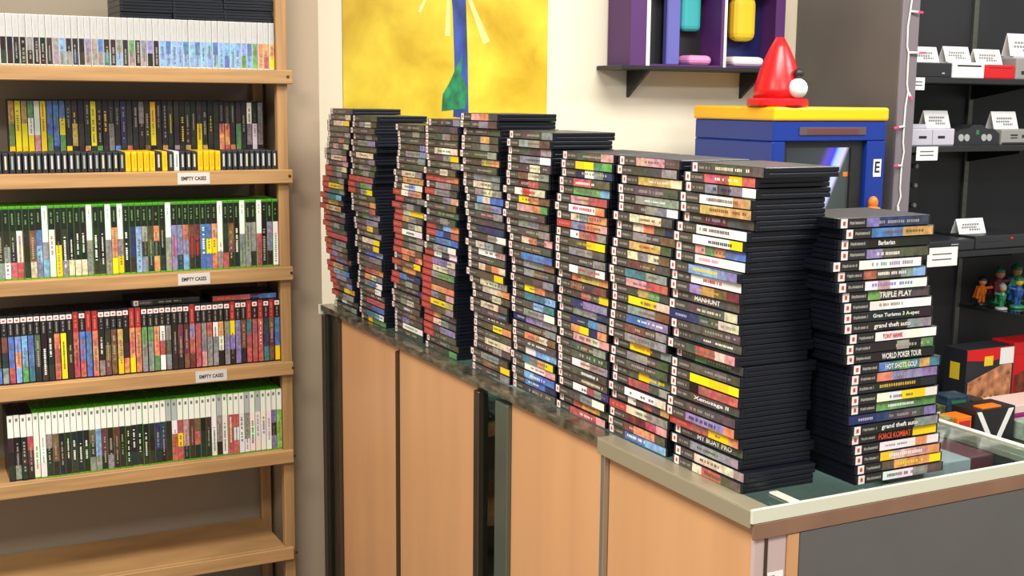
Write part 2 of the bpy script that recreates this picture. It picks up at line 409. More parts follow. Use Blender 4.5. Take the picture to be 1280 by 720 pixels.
# ------------------------------------------------------------------ wooden shelf with upright games
SHELF_X = -1.9
t = thing('wooden_shelf_unit', 'pine shelf unit full of upright games against the left wall', 'shelf', (SHELF_X, -.5, 0))
def part_w(name, fn, m, par, **kw):       # geometry written in world coordinates, parented to a thing that only has a location
    o = part(name, fn, m, None, **kw); o.parent = par; o.location = -Vector(par.location); return o
BOARDS = [1.602, 1.331, 1.06, .788, .53, .24]
for i, z in enumerate(BOARDS):
    def fn(bm, z=z):
        bx(bm, (-2.19, -1.02, z-.018), (SHELF_X-.016, -.139, z), .0015)
    b = part_w('shelf_board', fn, M['wood'], t)
    def fs(bm, z=z):
        bx(bm, (SHELF_X-.0155, -1.04, z-.038), (SHELF_X+.002, -.098-.004*i, z-.0005), .002)
    s = part('front_strip', fs, M['wood']); s.parent = b
    def fc(bm, z=z):
        cyl(bm, (SHELF_X+.0018, -.112, z-.018), (SHELF_X+.0036, -.112, z-.018), .0042, n=10)
    c = part('screw', fc, M['bronze']); c.parent = b
for y0, y1 in ((-.1385, -.108), (-1.05, -1.021)):
    def fn(bm): bx(bm, (SHELF_X-.042, y0, 0), (SHELF_X-.0165, y1, 2.2), .002)
    part_w('upright', fn, M['woodv'], t)
    def fn(bm): bx(bm, (-2.19, y0, 0), (-2.16, y1, 2.2), .002)
    part_w('upright', fn, M['woodv'], t)

UP = Matrix(((0,-1,0,0),(0,0,1,0),(-1,0,0,0),(0,0,0,1)))     # spine reads downwards, faces +X
def row(name, codes, y1, pitch, z0, L, T, D, kind, bodies, x, where, group, cat='game case', jz=.0):
    n = len(codes)
    for k, code in enumerate(codes):
        y = y1-pitch*(n-1-k)-T/2
        m = Matrix.Translation((x+rng.uniform(-.003, .003), y, z0+L/2+.0003)) @ UP
        who = bodies.get(code[0], bodies['*']) if isinstance(bodies, dict) else bodies[0]
        hd = {'W': 'white-headed ', 'R': 'red-headed ', 'S': 'silver-headed '}.get(code[0], '') if kind in ('xb', 'ps', 'x3') else ''
        kk = n-1-k
        nm = {0: 'rightmost'}.get(kk, ORD[kk]+' from right')
        lab = f"{hd}case with {art_words(code)} spine, {nm} {where}"
        kd = kind
        put_case(name, code, m, lab, group, who, kd, L, T, rng, cat)

def body_for(L, T, D, m): return case_body(L, T, D, m)
B_xb = body_for(.188, .0147, .135, M['casegreen'])
row('green_game_case', 'Kdds Kdsw Kddr Kwwr/r Kdkd Kuuc Kblp Wsl Kwww/r Kkyy Kdds/w Kkkc/w Kkkc/w Kkkc/w Wss Kkkd/w Kkkd/w Wss Kooy Wsy Kkdd/w Knnd Kll Ksds Kvvd Kodo Kkkd Wss Kppp/r Kppn Krpl Kmmd/r Kmmd/r Kbbb/w Kbyb Koyo Wws Kddr Kuud Kkdd/w Wss/d Ksss/d Kssd Wrr Kkdd Kppd Kwww/s'.split(),
    -.1405, .0155, 1.06, .188, .0147, .135, 'xb', [B_xb], -1.925, 'among the green-topped cases', 'green-topped cases on the middle shelf')
B_ps = body_for(.18, .0152, .135, M['case'])
row('upright_game_case', 'Kddb Kuds Kbbr Klol Klle Kbbt Kvvd Kkkd/w Kkkd/w Korr Kyyy/k Kkdd Rrrr/m Kbbr/r Rbbb Roof Kdds/w Kduu Kuuu Kggy Kkdo Rooy Rooo Kess Kess Kooe Kwrw Ksvs Kkdd Kmmd Kmmu Rprm Krrr Kssi Krss Kwss Kowk Ksps Rypd Kppp Kuud Rtrr Krrr Rrrr/w Knnt Rumu Kbby'.split(),
    -.1405, .0159, .788, .18, .0152, .135, 'ps', [B_ps], -1.925, 'on the red-black shelf', 'black cases on the lower shelf')
B_x3 = body_for(.178, .0148, .135, M['casegreen'])
row('white_game_case', 'Kddd Kkds Kkdd Krmd Wwww Wwww/s Wsdd Wuud Wkdd Wkdd/w Wkdd/w Wkdd/w Wkdd/w Wuds Wlls Wmmd Wkds Wmmd Wkkd Wkkd/w Wkkd/w Wkkd/w Wkkd/w Wkkd Wnnd Wnnk Skdd Swrr/r Wryr Wiid Wmmd Wurd Wkkd Wddd Wwww/d Sssd Wwww/d Wrrr/w Wrwr Wwww/d Sssw Wwww/d Swww/s Wwww Wwww/s Wpdp Whhh'.split(),
    -.1405, .0155, .53, .178, .0148, .135, 'x3', {'K': body_for(.178, .0148, .135, M['case']), '*': B_x3}, -1.925, 'among the white-headed cases', 'white-headed cases on the bottom shelf')
B_ds = body_for(.125, .0145, .12, M['casewhite'])
row('small_white_case', 'Kkd Kkd Kdk Kkd Ksd Kdk Kkd Kdd Kss Kls Kds Kdn Kdd Kps Kss Kbs Kdt Kdd Ksl Kdd Kes Kdd Kss Kpd Kdd Kll Kbl Kll Kll Kbl Kll Kbl Kll Kll Kbl Kll Klb Kll Kll Kle Kbl Kee Koo Kor Koy'.split(),
    -.1405, .0155, 1.602, .125, .0145, .12, 'ds', [B_ds], -1.925, 'on the uppermost game shelf', 'small white cases on the uppermost shelf')
B_tall = body_for(.186, .0152, .05, M['case'])
row('tall_game_case', 'Kgey Kyyy Kgyy Kewyy Kwwis Kyyyy/u Kbbee Kbbn Kbyen Kddy Kdgd/y Kkdd Kddo Kyyd Kdde Kkdd/y Kdss Kddb Knnd Kddr Kkdd Ksdd Kddu Kyyk Kddd Kkdo Kddd/y Kdds Kkkd/y Kddg Kkdd Kdyy/d Kddg Kkdd/y Kddd Kkoo Kdor Kddo Kdee Kddd Kwsd Kdww Kssd'.split(),
    -.1405, .0157, 1.331, .186, .0152, .05, 'tall', [B_tall], -2.055, 'behind the cartridges', 'taller cases behind the cartridges')

# cartridges standing in front of them
def cart_mesh(m):
    def fn(bm):
        bx(bm, (-.11, -.0066, 0), (0, .0066, .052), .0016, seg=2)
        bx(bm, (-.106, -.0072, .004), (-.012, .0072, .044), .001)
    return mesh_of('cartridge', fn, m, False)
C_B, C_Y, C_W = cart_mesh(M['dgrey']), cart_mesh(M['kyel']), cart_mesh(M['casewhite'])
def cart_label(c):
    me = mesh_of('end_label', lambda bm: bx(bm, (0, -.0022, .010), (.0006, .0026, .044), 0), mat('end_label_'+str(c[0]), c, .4)); return me
CLs = [cart_label((188,188,186)), cart_label((150,160,150)), cart_label((196,190,160))]; CLY = cart_label((214,160,14))
NC = 47
for k in range(NC):
    y = -.1405-.0157*(NC-1-k)-.0075
    i = k-5
    yel = i in (16,17,18,19,20,21,22) or i == 22 or i in (28,29,30,31)
    wh = i in (24,)
    if i == 22: yel = True
    if i == 21: yel = False
    me = C_Y if yel else C_W if wh else C_B
    w = 'yellow' if yel else 'white' if wh else 'black'
    kk = NC-1-k
    nm = 'rightmost' if kk == 0 else ORD[kk]+' from right'
    o = link('game_cartridge', me, None, (-1.918+rng.uniform(-.002,.002), y, 1.3313))
    tag(o, f"{w} game cartridge standing on end, {nm} in the cartridge row", 'cartridge', 'cartridges on the second shelf')
    link('end_label', CLY if yel else rng.choice(CLs), o, (-.0004, 0, 0))

# flat black cases lying on the small white cases and on the black row
B_flat = body_for(.186, .0152, .134, M['case'])
zz = 1.602+.125+.0008
for ci, (y0, wn) in enumerate(((-.545, 'left'), (-.41, 'middle'), (-.275, 'right'))):
    for k in range(4):
        m = Matrix.Translation((-2.035+rng.uniform(-.003,.003), y0+.002, zz+T0/2+k*.0156)) @ Matrix.Rotation(0, 4, 'Z')
        m = Matrix.Translation((-1.93-.093+rng.uniform(-.003,.003), y0, zz+T0/2+k*.0156))
        o = link('flat_game_case', B_flat, None); o.matrix_world = m
        tag(o, f"black case lying flat above the small white cases, {['bottom','second','third','top'][k]} of the {wn} pile", 'game case', 'cases lying flat on the uppermost shelf')
for k, (y0, code, w) in enumerate(((-.345, 'Krrrr', 'red'), (-.15-.188, 'Kbnbl', 'blue'))):
    pass
m = Matrix.Translation((-1.935, -.235, .788+.18+.0008+T0/2)) @ Rrot
put_case('flat_game_case', 'Rrrnbb', m, 'red and blue case lying flat on the red and black row', 'cases lying flat on the lower shelf', BODY, rng=rng)
m = Matrix.Translation((-1.945, -.45, .788+.18+.0008+T0/2)) @ Rrot
put_case('flat_game_case', 'Kkkkk', m, 'plain black case lying flat at the middle of lower row', 'cases lying flat on the lower shelf', BODY, rng=rng)

# EMPTY CASES paper signs on the front strips
for (yc, z, wd) in ((-.376, 1.312, 'below the cartridges'), (-.383, 1.041, 'below the green-topped cases'), (-.344, .769, 'below the red and black row')):
    s = part('shelf_sign', lambda bm: bx(bm, (0, -.043, -.0155), (.0008, .043, .0155)), mat('grey_paper', (204,198,190), .6), None, loc=(SHELF_X+.0022, yc, z))
    tag(s, f'white EMPTY CASES paper sign taped to strip {wd}', 'sign', 'paper signs on the shelf strips')
    link('lettering', text_mesh('EMPTY CASES', .0105, .066, M['blackink'], True), s,
         mtx=Matrix.Translation((.0014, 0, 0)) @ Matrix.Rotation(PI/2, 4, 'Z') @ TXT)

# ------------------------------------------------------------------ the room
struct('floor', lambda bm: bx(bm, (-4.5, -4, -.1), (4, 6, 0)), M['floor'])
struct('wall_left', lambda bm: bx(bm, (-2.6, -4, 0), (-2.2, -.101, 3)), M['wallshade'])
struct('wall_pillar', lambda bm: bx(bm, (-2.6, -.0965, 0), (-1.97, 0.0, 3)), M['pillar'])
struct('wall_back', lambda bm: bx(bm, (-2.7, .0, 0), (-2.578, 6, 3)), M['wall'])
struct('baseboard_back', lambda bm: bx(bm, (-2.577, .01, 0), (-2.562, 6, .1), .003), M['dgrey'])

# ------------------------------------------------------------------ display counter
YB = .60
cn = thing('display_counter', 'long glass-topped display counter with tan panels and cream metal edging', 'counter', (-.9, .28, 0))
P = lambda n, f, m, **k: part_w(n, f, m, cn, **k)
XE = .066
GLZ = .944
for x0, x1 in ((-1.876, -.875), (-.722, XE-.004)):
    P('glass_top', lambda bm: bx(bm, (x0+.002, -.03, GLZ-.002), (x1, YB-.015, TOP-.002)), M['glass'])
def fn(bm):
    bx(bm, (-1.885, YB-.012, .922), (XE, YB, .9518), .0015)
    bx(bm, (XE-.0035, -.0400, .930), (XE+.002, YB, .9518), .001)
    bx(bm, (-1.885, -.04, .922), (-1.8775, YB, .9503), .001)
P('top_frame', fn, M['trim'])
P('front_trim', lambda bm: (bx(bm, (-1.877, -.036, .934), (-.3615, -.0305, .949), .0012), bx(bm, (-1.877, -.0355, .9482), (-.3615, -.004, .9503), .0005)), M['mirror'])
P('front_trim', lambda bm: (bx(bm, (-.361, -.040, .922), (XE-.004, -.0305, .949), .0012), bx(bm, (-.361, -.0395, .9482), (XE-.004, -.004, .9503), .0005)), M['satin'])
P('inner_rail', lambda bm: bx(bm, (.009, .036, .9483), (XE-.0045, .052, .9515), .001), M['trim'])
def fn(bm): bx(bm, (XE-.0035, -.036, .905), (XE+.0015, YB, .9295), .001)
P('wood_edging', fn, M['brown'])
def fn(bm): bx(bm, (XE-.016, .052, .02), (XE, YB, .904), .001)
P('end_panel', fn, M['grey'])
def fn(bm): bx(bm, (XE-.016, .029, .02), (XE-.0005, .051, .904), .001)
P('corner_post', fn, M['tan'])
P('printed_end_strip', lambda bm: bx(bm, (XE-.012, -.0295, .02), (XE-.003, .0285, .904), .001), mat('pale_pink_laminate', (190,166,162), .4))
P('dark_seam', lambda bm: bx(bm, (XE-.0028, -.012, .02), (XE-.0012, -.007, .904)), M['bronze'])
for x0, x1 in ((-1.738, -1.323), (-1.317, -.878), (-.719, -.3615), (-.3475, XE-.017)):
    P('front_panel', lambda bm: bx(bm, (x0, -.022, .10), (x1, -.012, .9335 if x1 < -.3 else .9215), .001), M['tan'])
for x0, x1, m in ((-1.882, -1.8575, 'bronze'), (-1.775, -1.7395, 'bronze'), (-1.3225, -1.3175, 'bronze'), (-.8775, -.853, 'bronze'), (-.775, -.7195, 'greensteel'), (-.361, -.348, 'steel')):
    P('frame_post', lambda bm: bx(bm, (x0, -.032, .05), (x1, -.0085, .9215), .0015), M[m])
def fn(bm): bx(bm, (-.8525, -.02, .05), (-.7755, -.014, .921))
P('end_pane', fn, M['greenglass'])
def fn(bm): bx(bm, (-1.857, -.02, .05), (-1.7755, -.014, .921))
P('end_pane', fn, M['greenglass'])
def fn(bm): bx(bm, (-1.88, 0, .02), (XE-.017, YB-.004, .1)); bx(bm, (-1.88, YB-.006, .1), (XE-.017, YB-.001, .921)); bx(bm, (-1.88, -.011, .1), (-1.868, YB-.0065, .921))
P('cabinet_body', fn, M['interior'])
def fn(bm): bx(bm, (-1.86, .0, .872), (XE-.02, YB-.008, .878))
P('inner_shelf', fn, mat('teal_grey_reflection_shelf', (88,104,106), .5))  # colour lightened to paint in the reflection of the glass top
for xx in (-.838, -.80):
    P('shelf_standard', lambda bm: bx(bm, (xx, .004, .1), (xx+.014, .016, .87), .001), M['steel'])
# things under the glass top
def box_item(name, lo, hi, m, label, cat, bev=.003, group=None):
    c = Vector(((lo[0]+hi[0])/2, (lo[1]+hi[1])/2, lo[2]))
    o = part(name, lambda bm: bx(bm, Vector(lo)-c, Vector(hi)-c, bev, seg=2), m, None, loc=c)
    return tag(o, label, cat, group)
o = box_item('flat_console', (-.15, .40, .8785), (-.035, .51, .93), M['lgrey'], 'flat grey console lying under the counter glass near the lone stack', 'console')
part('disc_slot', lambda bm: bx(bm, (.0575, -.05, .022), (.059, .045, .029)), M['dgrey'], o)
box_item('boxed_game', (-.16, .513, .8785), (-.05, .582, .925), M['maroon'], 'maroon boxed game lying under the counter glass', 'box')
box_item('paper_stack', (-.02, .44, .8785), (.045, .57, .90), mat('pale_blue_paper', (176,200,206), .6), 'pale blue papers under the glass at the counter end', 'paper')
box_item('boxed_game', (-1.85, .004, .8785), (-1.79, .10, .936), M['red'], 'red boxed game in the far end of the glass counter', 'box')
sg = part('sticker', lambda bm: bx(bm, (0, -.005, -.05), (.0006, .024, .05)), M['white'], None, loc=(XE-.0028, .0, .80))
tag(sg, 'white sticker with red stripe on the counter corner', 'sticker')
part('red_stripe', lambda bm: prism(bm, [(.006,-.045),(.018,-.045),(.008,.045),(-.002,.045)], 0, .0006, .0010), M['redink'], sg)

# ------------------------------------------------------------------ poster on the cream wall
def poster_mat():
    m, N, L, B = newmat('gold_poster_print')
    tc = N.new('ShaderNodeTexCoord'); nz = N.new('ShaderNodeTexNoise'); nz.inputs['Scale'].default_value = 5; nz.inputs['Detail'].default_value = 9
    nz.inputs['Distortion'].default_value = .3
    L.new(tc.outputs['Object'], nz.inputs['Vector'])
    r = N.new('ShaderNodeValToRGB'); e = r.color_ramp.elements
    e[0].position = .3; e[0].color = (*lin((196,156,14)), 1); e[1].position = .68; e[1].color = (*lin((244,218,64)), 1)
    L.new(nz.outputs['Fac'], r.inputs['Fac']); L.new(r.outputs['Color'], B.inputs['Base Color']); B.inputs['Roughness'].default_value = .35
    return m
po = part('wall_poster', lambda bm: bx(bm, (0, -.392, -.43), (.002, .392, .43)), poster_mat(), None, loc=(-2.577, .678, 1.885))
tag(po, 'large gold poster with a blue upright stripe on the cream wall', 'poster')
def fn(bm):
    prism(bm, [(.015,-.42),(.075,-.425),(.07,-.2),(.062,.0),(.045,.22),(.035,.43),(-.025,.43),(-.012,.18),(.012,-.05),(.02,-.25)], 0, .0021, .0026)
part('blue_stripe', fn, mat('blue_brush_print', (48,74,150), .4, var=.5, scale=22, stretch=(1,1,.4)), po)
def fn(bm):
    prism(bm, [(-.03,-.40),(.06,-.39),(.07,-.33),(.045,-.27),(.05,-.20),(.02,-.26),(.0,-.3),(-.025,-.34)], 0, .0027, .003)
part('green_patch', fn, mat('green_brush_print', (36,132,84), .4, var=.5, scale=26), po)
def fn(bm):
    for k in range(14):
        a = 2*PI*k/14+.2; c, s = math.cos(a), math.sin(a); w = .006+.004*(k % 3); r0, r1 = .09, .2+.05*(k % 4)
        prism(bm, [(c*r0-s*.002, .16+s*r0+c*.002), (c*r0+s*.002, .16+s*r0-c*.002), (c*r1+s*w, .16+s*r1-c*w), (c*r1-s*w, .16+s*r1+c*w)], 0, .0021, .0024)
part('pale_rays', fn, mat('pale_yellow_print', (248,238,150), .4), po)

# ------------------------------------------------------------------ window boxes on a wall shelf
ws = thing('wall_shelf', 'narrow black wall shelf carrying the two purple toy boxes', 'shelf', (-2.5, 1.68, 1.655))
part_w('shelf_board', lambda bm: bx(bm, (-2.577, 1.28, 1.64), (-2.40, 2.09, 1.655), .002), M['black'], ws)
for y in (1.42, 1.95):
    part_w('bracket', lambda bm: prism(bm, [(-2.576,1.54),(-2.576,1.6395),(-2.43,1.6395)], 1, y-.006, y+.006), M['black'], ws)
def toy_box(y0, y1, label, left_m, inner_m, card_m, ins):
    tb = thing('toy_box', label, 'toy box', (-2.48, (y0+y1)/2, 1.6555), 'purple toy boxes')
    H = 1.6555+.32
    Q = lambda n, f, m, **k: part_w(n, f, m, tb, **k)
    Q('carton', lambda bm: (bx(bm, (-2.57, y0, 1.6555), (-2.56, y1, H)), bx(bm, (-2.5595, y0, 1.6555), (-2.42, y0+.012, H)), bx(bm, (-2.5595, y1-.012, 1.6555), (-2.42, y1, H)),
                            bx(bm, (-2.5595, y0+.0125, 1.6555), (-2.42, y1-.0125, 1.662)), bx(bm, (-2.5595, y0+.0125, H-.006), (-2.42, y1-.0125, H))), M['purple'])
    f0, f1 = ins
    if left_m:
        Q('front_border', lambda bm: bx(bm, (-2.4195, y0 if left_m == 'L' else y1-.045, 1.6555), (-2.4165, y0+.069 if left_m == 'L' else y1, H)), M['purple'])
        Q('white_line', lambda bm: bx(bm, (-2.4195, y0+.0695 if left_m == 'L' else y0, 1.6555), (-2.416, y0+.085 if left_m == 'L' else y0+.011, H)), M['white'])
    Q('inner_card', lambda bm: bx(bm, (-2.5595, y0+.013, 1.6625), (-2.548, y1-.013, H-.0065)), inner_m)
    Q('side_card', lambda bm: bx(bm, (-2.53, f0, 1.6625), (-2.50, f1, H-.04), .004), card_m)
    return Q
Q = toy_box(1.324, 1.742, 'left toy box with purple border and periwinkle card on the wall shelf', 'L', M['black'], M['peri'], (1.54, 1.60))
Q('tray_insert', lambda bm: bx(bm, (-2.545, 1.61, 1.6626), (-2.45, 1.72, 1.70), .02, seg=3), M['pink'], smooth=False)
Q('back_insert', lambda bm: bx(bm, (-2.545, 1.61, 1.79), (-2.50, 1.70, 1.93), .02, seg=3), M['teal'])
Q = toy_box(1.7425, 2.03, 'right toy box with navy card and purple edge on the wall shelf', 'R', M['navy'], M['red'], (1.765, 1.80))
Q('tray_insert', lambda bm: bx(bm, (-2.545, 1.815, 1.6626), (-2.45, 1.97, 1.70), .02, seg=3), M['white'])
Q('back_insert', lambda bm: bx(bm, (-2.545, 1.84, 1.76), (-2.48, 1.95, 1.93), .03, seg=3), M['yellowc'])

# ------------------------------------------------------------------ game kiosk
KX, KY0, KY1 = -1.9, 1.574, 2.084
ki = thing('game_kiosk', 'blue and yellow game kiosk with a lit screen behind the counter', 'kiosk', (-2.12, 1.83, 0))
K = lambda n, f, m, **k: part_w(n, f, m, ki, **k)
K('top_trim', lambda bm: bx(bm, (-2.36, KY0-.004, 1.465), (KX+.006, KY1+.004, 1.512), .008, seg=2), M['kyel'])
def fn(bm):
    bx(bm, (-2.35, KY0, 1.395), (KX, KY1, 1.4645), .004)
    bx(bm, (-2.35, KY0, 1.03), (KX, KY0+.055, 1.3945), .004); bx(bm, (-2.35, KY1-.085, 1.03), (KX, KY1, 1.3945), .004)
    bx(bm, (-2.35, KY0+.056, 1.03), (-2.30, KY1-.086, 1.3945))
K('housing', fn, M['kblue'])
K('lower_cabinet', lambda bm: bx(bm, (-2.35, KY0, .0), (KX-.01, KY1, 1.029), .006), M['black'])
v = K('vent', lambda bm: [bx(bm, (KX, 1.685, 1.416), (KX+.004, 1.985, 1.444), .001)], mat('brown_grille', (88,70,72), .5))
part('slats', lambda bm: [bx(bm, (KX+.004, 1.72, 1.421+j*.007), (KX+.0055, 1.95, 1.424+j*.007)) for j in range(3)], mat('grille_red', (120,60,58), .5), v)
def fn(bm):
    y0, y1 = KY0+.057, KY1-.087
    bx(bm, (KX-.05, y0, 1.08), (KX-.02, y0+.022, 1.394)); bx(bm, (KX-.05, y1-.055, 1.08), (KX-.02, y1, 1.394))
    bx(bm, (KX-.05, y0+.0225, 1.372), (KX-.02, y1-.0555, 1.394)); bx(bm, (KX-.05, y0+.0225, 1.08), (KX-.02, y1-.0555, 1.12))
K('screen_bezel', fn, M['black'])
def scr_mat():
    m, N, L, B = newmat('lit_screen')
    tc = N.new('ShaderNodeTexCoord'); mp = N.new('ShaderNodeMapping'); mp.inputs['Rotation'].default_value = (math.radians(24), 0, 0)
    w = N.new('ShaderNodeSeparateXYZ'); L.new(tc.outputs['Object'], mp.inputs['Vector']); L.new(mp.outputs['Vector'], w.inputs[0])
    r = N.new('ShaderNodeValToRGB'); E = r.color_ramp.elements
    mr = N.new('ShaderNodeMapRange'); mr.inputs[1].default_value = -.2; mr.inputs[2].default_value = .2
    L.new(w.outputs['Y'], mr.inputs[0]); L.new(mr.outputs[0], r.inputs['Fac'])
    E[0].position = .0; E[0].color = (*lin((40,46,44)), 1); E[1].position = 1; E[1].color = (*lin((44,54,48)), 1)
    for p_, c in ((.44, (52,58,62)), (.5, (90,70,190)), (.56, (60,60,230)), (.6, (170,200,250)), (.66, (210,205,250)), (.70, (60,70,66))):
        e = E.new(p_); e.color = (*lin(c), 1)
    B.inputs['Base Color'].default_value = (.01,.01,.01,1); B.inputs['Roughness'].default_value = .15
    L.new(r.outputs['Color'], B.inputs['Emission Color']); B.inputs['Emission Strength'].default_value = 1.0
    return m
sc_ = part('screen', lambda bm: bx(bm, (-.004, -.145, -.127), (0, .145, .127)), scr_mat(), ki)
sc_.location = Vector((KX-.03, 1.80, 1.247))-Vector(ki.location)
K('orange_decal', lambda bm: (bx(bm, (KX-.0325, 1.918, 1.270), (KX-.0298, 1.939, 1.285))), M['orange'])
stk = K('rating_sticker', lambda bm: bx(bm, (KX, 2.030, 1.268), (KX+.001, 2.066, 1.330)), M['white'])
le = link('lettering', text_mesh('E', .04, .024, M['blackink'], True), stk, mtx=Matrix.Translation((KX+.0016, 2.048, 1.302)) @ Matrix.Rotation(PI/2, 4, 'Z') @ TXT)
K('control_deck', lambda bm: bx(bm, (KX-.01, KY0+.01, 1.03), (KX+.11, KY1-.01, 1.07), .008, seg=2), M['black'])
jo = K('control_grip', lambda bm: (cyl(bm, (KX+.03, 2.01, 1.0695), (KX+.03, 2.01, 1.165), .012, .017), ball(bm, (KX+.03, 2.01, 1.178), .018, (1,1,1.3)), ball(bm, (KX+.032, 2.03, 1.15), .013)), M['orange'], smooth=True)
# red ornament standing on the kiosk
od = thing('cone_ornament', 'red cone ornament with a white ball on the kiosk top', 'ornament', (-1.99, 1.66, 1.5125))
part('base', lambda bm: lathe(bm, [(.10,0),(.105,.006),(.105,.022),(.098,.028)], n=28), M['red'], od, smooth=False)
part('cone', lambda bm: lathe(bm, [(.085,.0285),(.083,.06),(.07,.11),(.052,.16),(.034,.2),(.014,.235)], n=28), M['red'], od, smooth=True)
part('white_ball', lambda bm: ball(bm, (.085, .015, .062), .034), M['white'], od, smooth=True)
part('black_knob', lambda bm: ball(bm, (.079, .02, .112), .018), M['black'], od, smooth=True)

# ------------------------------------------------------------------ black shelving on the right
YS = 2.221
sh = thing('shelving_unit', 'tall black shelving with charcoal end panel and consoles on its shelves', 'shelving', (-2.2, 3.1, 0))
Z = lambda n, f, m, **k: part_w(n, f, m, sh, **k)
Z('end_panel', lambda bm: bx(bm, (-2.575, YS, 0), (-2.005, YS+.02, 2.6), .001), M['panel'])
Z('front_stile', lambda bm: bx(bm, (-2.0045, YS, 0), (-1.99, YS+.083, 2.6), .003), M['stile'])
Z('back_panel', lambda bm: bx(bm, (-2.575, YS+.0205, 0), (-2.362, 5.6, 2.6)), M['blackback'])
for y in (2.985, 4.2):
    def fn(bm):
        bx(bm, (-2.3615, y-.012, 0), (-2.348, y+.012, 2.55), .001)
        for j in range(60):
            for dy in (-.005, .005):
                bx(bm, (-2.3478, y+dy-.0015, .35+j*.034), (-2.3472, y+dy+.0015, .366+j*.034))
    Z('slotted_upright', fn, mat('upright_metal', (104,106,98), .4, .5))
for z in (1.626, 1.366, .953):
    b = Z('black_shelf', lambda bm: bx(bm, (-2.347, YS+.022, z-.022), (-2.03, 5.5, z), .002), M['black'])
    for y in (2.985, 4.2):
        br = part('bracket', lambda bm: prism(bm, [(-2.346,z-.08),(-2.346,z-.0225),(-2.08,z-.0225),(-2.08,z-.034)], 1, y-.004, y+.004), M['black'])
        br.parent = b
Z('glass_shelf', lambda bm: bx(bm, (-2.346, 3.0, .663), (-2.0, 4.2, .673)), M['greenglass'])
Z('glass_shelf_edge', lambda bm: bx(bm, (-2.346, 2.9915, .66), (-2.0, 2.9995, .676)), M['dgrey'])
Z('base_deck', lambda bm: bx(bm, (-2.36, YS+.0845, 0), (-1.68, 5.5, .26), .003), M['black'])
Z('peg_strip', lambda bm: bx(bm, (-2.3615, 2.645, 1.06), (-2.335, 2.70, 1.32), .002), M['black'])
for z in (1.273, 1.194, 1.112):
    Z('round_peg', lambda bm: cyl(bm, (-2.334, 2.672, z), (-2.322, 2.672, z), .009, n=12), M['portgrey'])

def tent(y, z, x, w, label, h=.06, rz=0.):
    t = thing('price_card', label, 'price card', (x, y, z), 'folded price cards', rz)
    def fn(bm):
        prism(bm, [(.022,0),(.0235,0),(.001,h),(-.001,h),(-.0235,0),(-.022,0),(0,h-.004)], 1, -w/2, w/2)
    part('card', fn, M['white'], t)
    def ln(bm):
        for (zz, y0, y1) in ((.6, -.32, .32), (.42, -.36, .2), (.26, -.1, .3)):
            k = zz
            a = .0225-(.0225-.0005)*k
            j = y0
            while j < y1:
                q = min(y1, j+.07)
                vs = [bm.verts.new((a+.0012+dx, w*yy, h*k+dz)) for yy, dx, dz in ((j,.0012,-.0042),(q,.0012,-.0042),(q,-.0006,.0042),(j,-.0006,.0042))]
                bm.faces.new(vs); j += .09
    part('price_print', ln, mat('pale_ink', (136,136,140), .6), t)
    return t
def hang_tag(y, z, w, h, label):
    t = part('price_tag', lambda bm: bx(bm, (0, -w/2, -h), (.0015, w/2, .004)), M['white'], None, loc=(-2.0297, y, z))
    tag(t, label, 'price tag', 'price tags on the shelf edges')
    part('price_print', lambda bm: [bx(bm, (.0015, -w*.34, -h*k), (.0018, w*.3, -h*k+.005)) for k in (.35, .65)], M['ink'], t)
hang_tag(2.358, 1.62, .055, .042, 'small white price tag on the upper black shelf edge')
hang_tag(2.42, 1.362, .11, .048, 'white price tag on the middle black shelf edge')
hang_tag(2.535, .972, .16, .07, 'wide white price tag on the lower black shelf edge')

def console(name, y0, y1, z, h, x0, m, label, extra=()):
    c = thing(name, label, 'console', ((x0-2.3)/2, (y0+y1)/2, z))
    part_w('body', lambda bm: bx(bm, (-2.30, y0, z), (x0, y1, z+h), .005, seg=2), m, c)
    for n_, lo, hi, mm in extra:
        part_w(n_, lambda bm: bx(bm, lo, hi, .0006), mm, c)
    return c
zs = 1.6263
console('disc_console', 2.39, 2.588, zs, .057, -2.09, M['dgrey'], 'black disc console beside the string lights on upper shelf',
        [('power_button', (-2.0898, 2.535, zs+.014), (-2.0885, 2.55, zs+.02), M['portgrey'])])
console('disc_console', 2.592, 2.765, zs, .062, -2.09, M['casewhite'], 'white disc console with a dark slot on the upper shelf',
        [('disc_slot', (-2.0898, 2.615, zs+.045), (-2.0885, 2.745, zs+.051), M['blackink'])])
console('disc_console', 2.77, 2.935, zs, .056, -2.09, M['red'], 'bright red disc console on the upper black shelf',
        [('disc_slot', (-2.0898, 2.79, zs+.042), (-2.0885, 2.915, zs+.046), M['maroon'])])
c = console('toploader_console', 2.94, 3.20, zs, .085, -2.09, M['grey2'], 'grey console under a tall folded card on upper shelf',
        [('power_button', (-2.0898, 2.97, zs+.02), (-2.0885, 3.0, zs+.034), M['dgrey']), ('lid', (-2.25, 2.97, zs+.0853), (-2.13, 3.17, zs+.094), M['lgrey'])])
tent(2.48, zs+.0575, -2.14, .135, 'folded price card on the black disc console')
tent(2.65, zs+.0625, -2.14, .135, 'folded price card on the white disc console')
tent(2.82, zs+.0565, -2.14, .145, 'folded price card on the red disc console')
tent(3.05, zs+.0945, -2.16, .19, 'wide folded price card on the grey upper console', .09)
zs = 1.3663
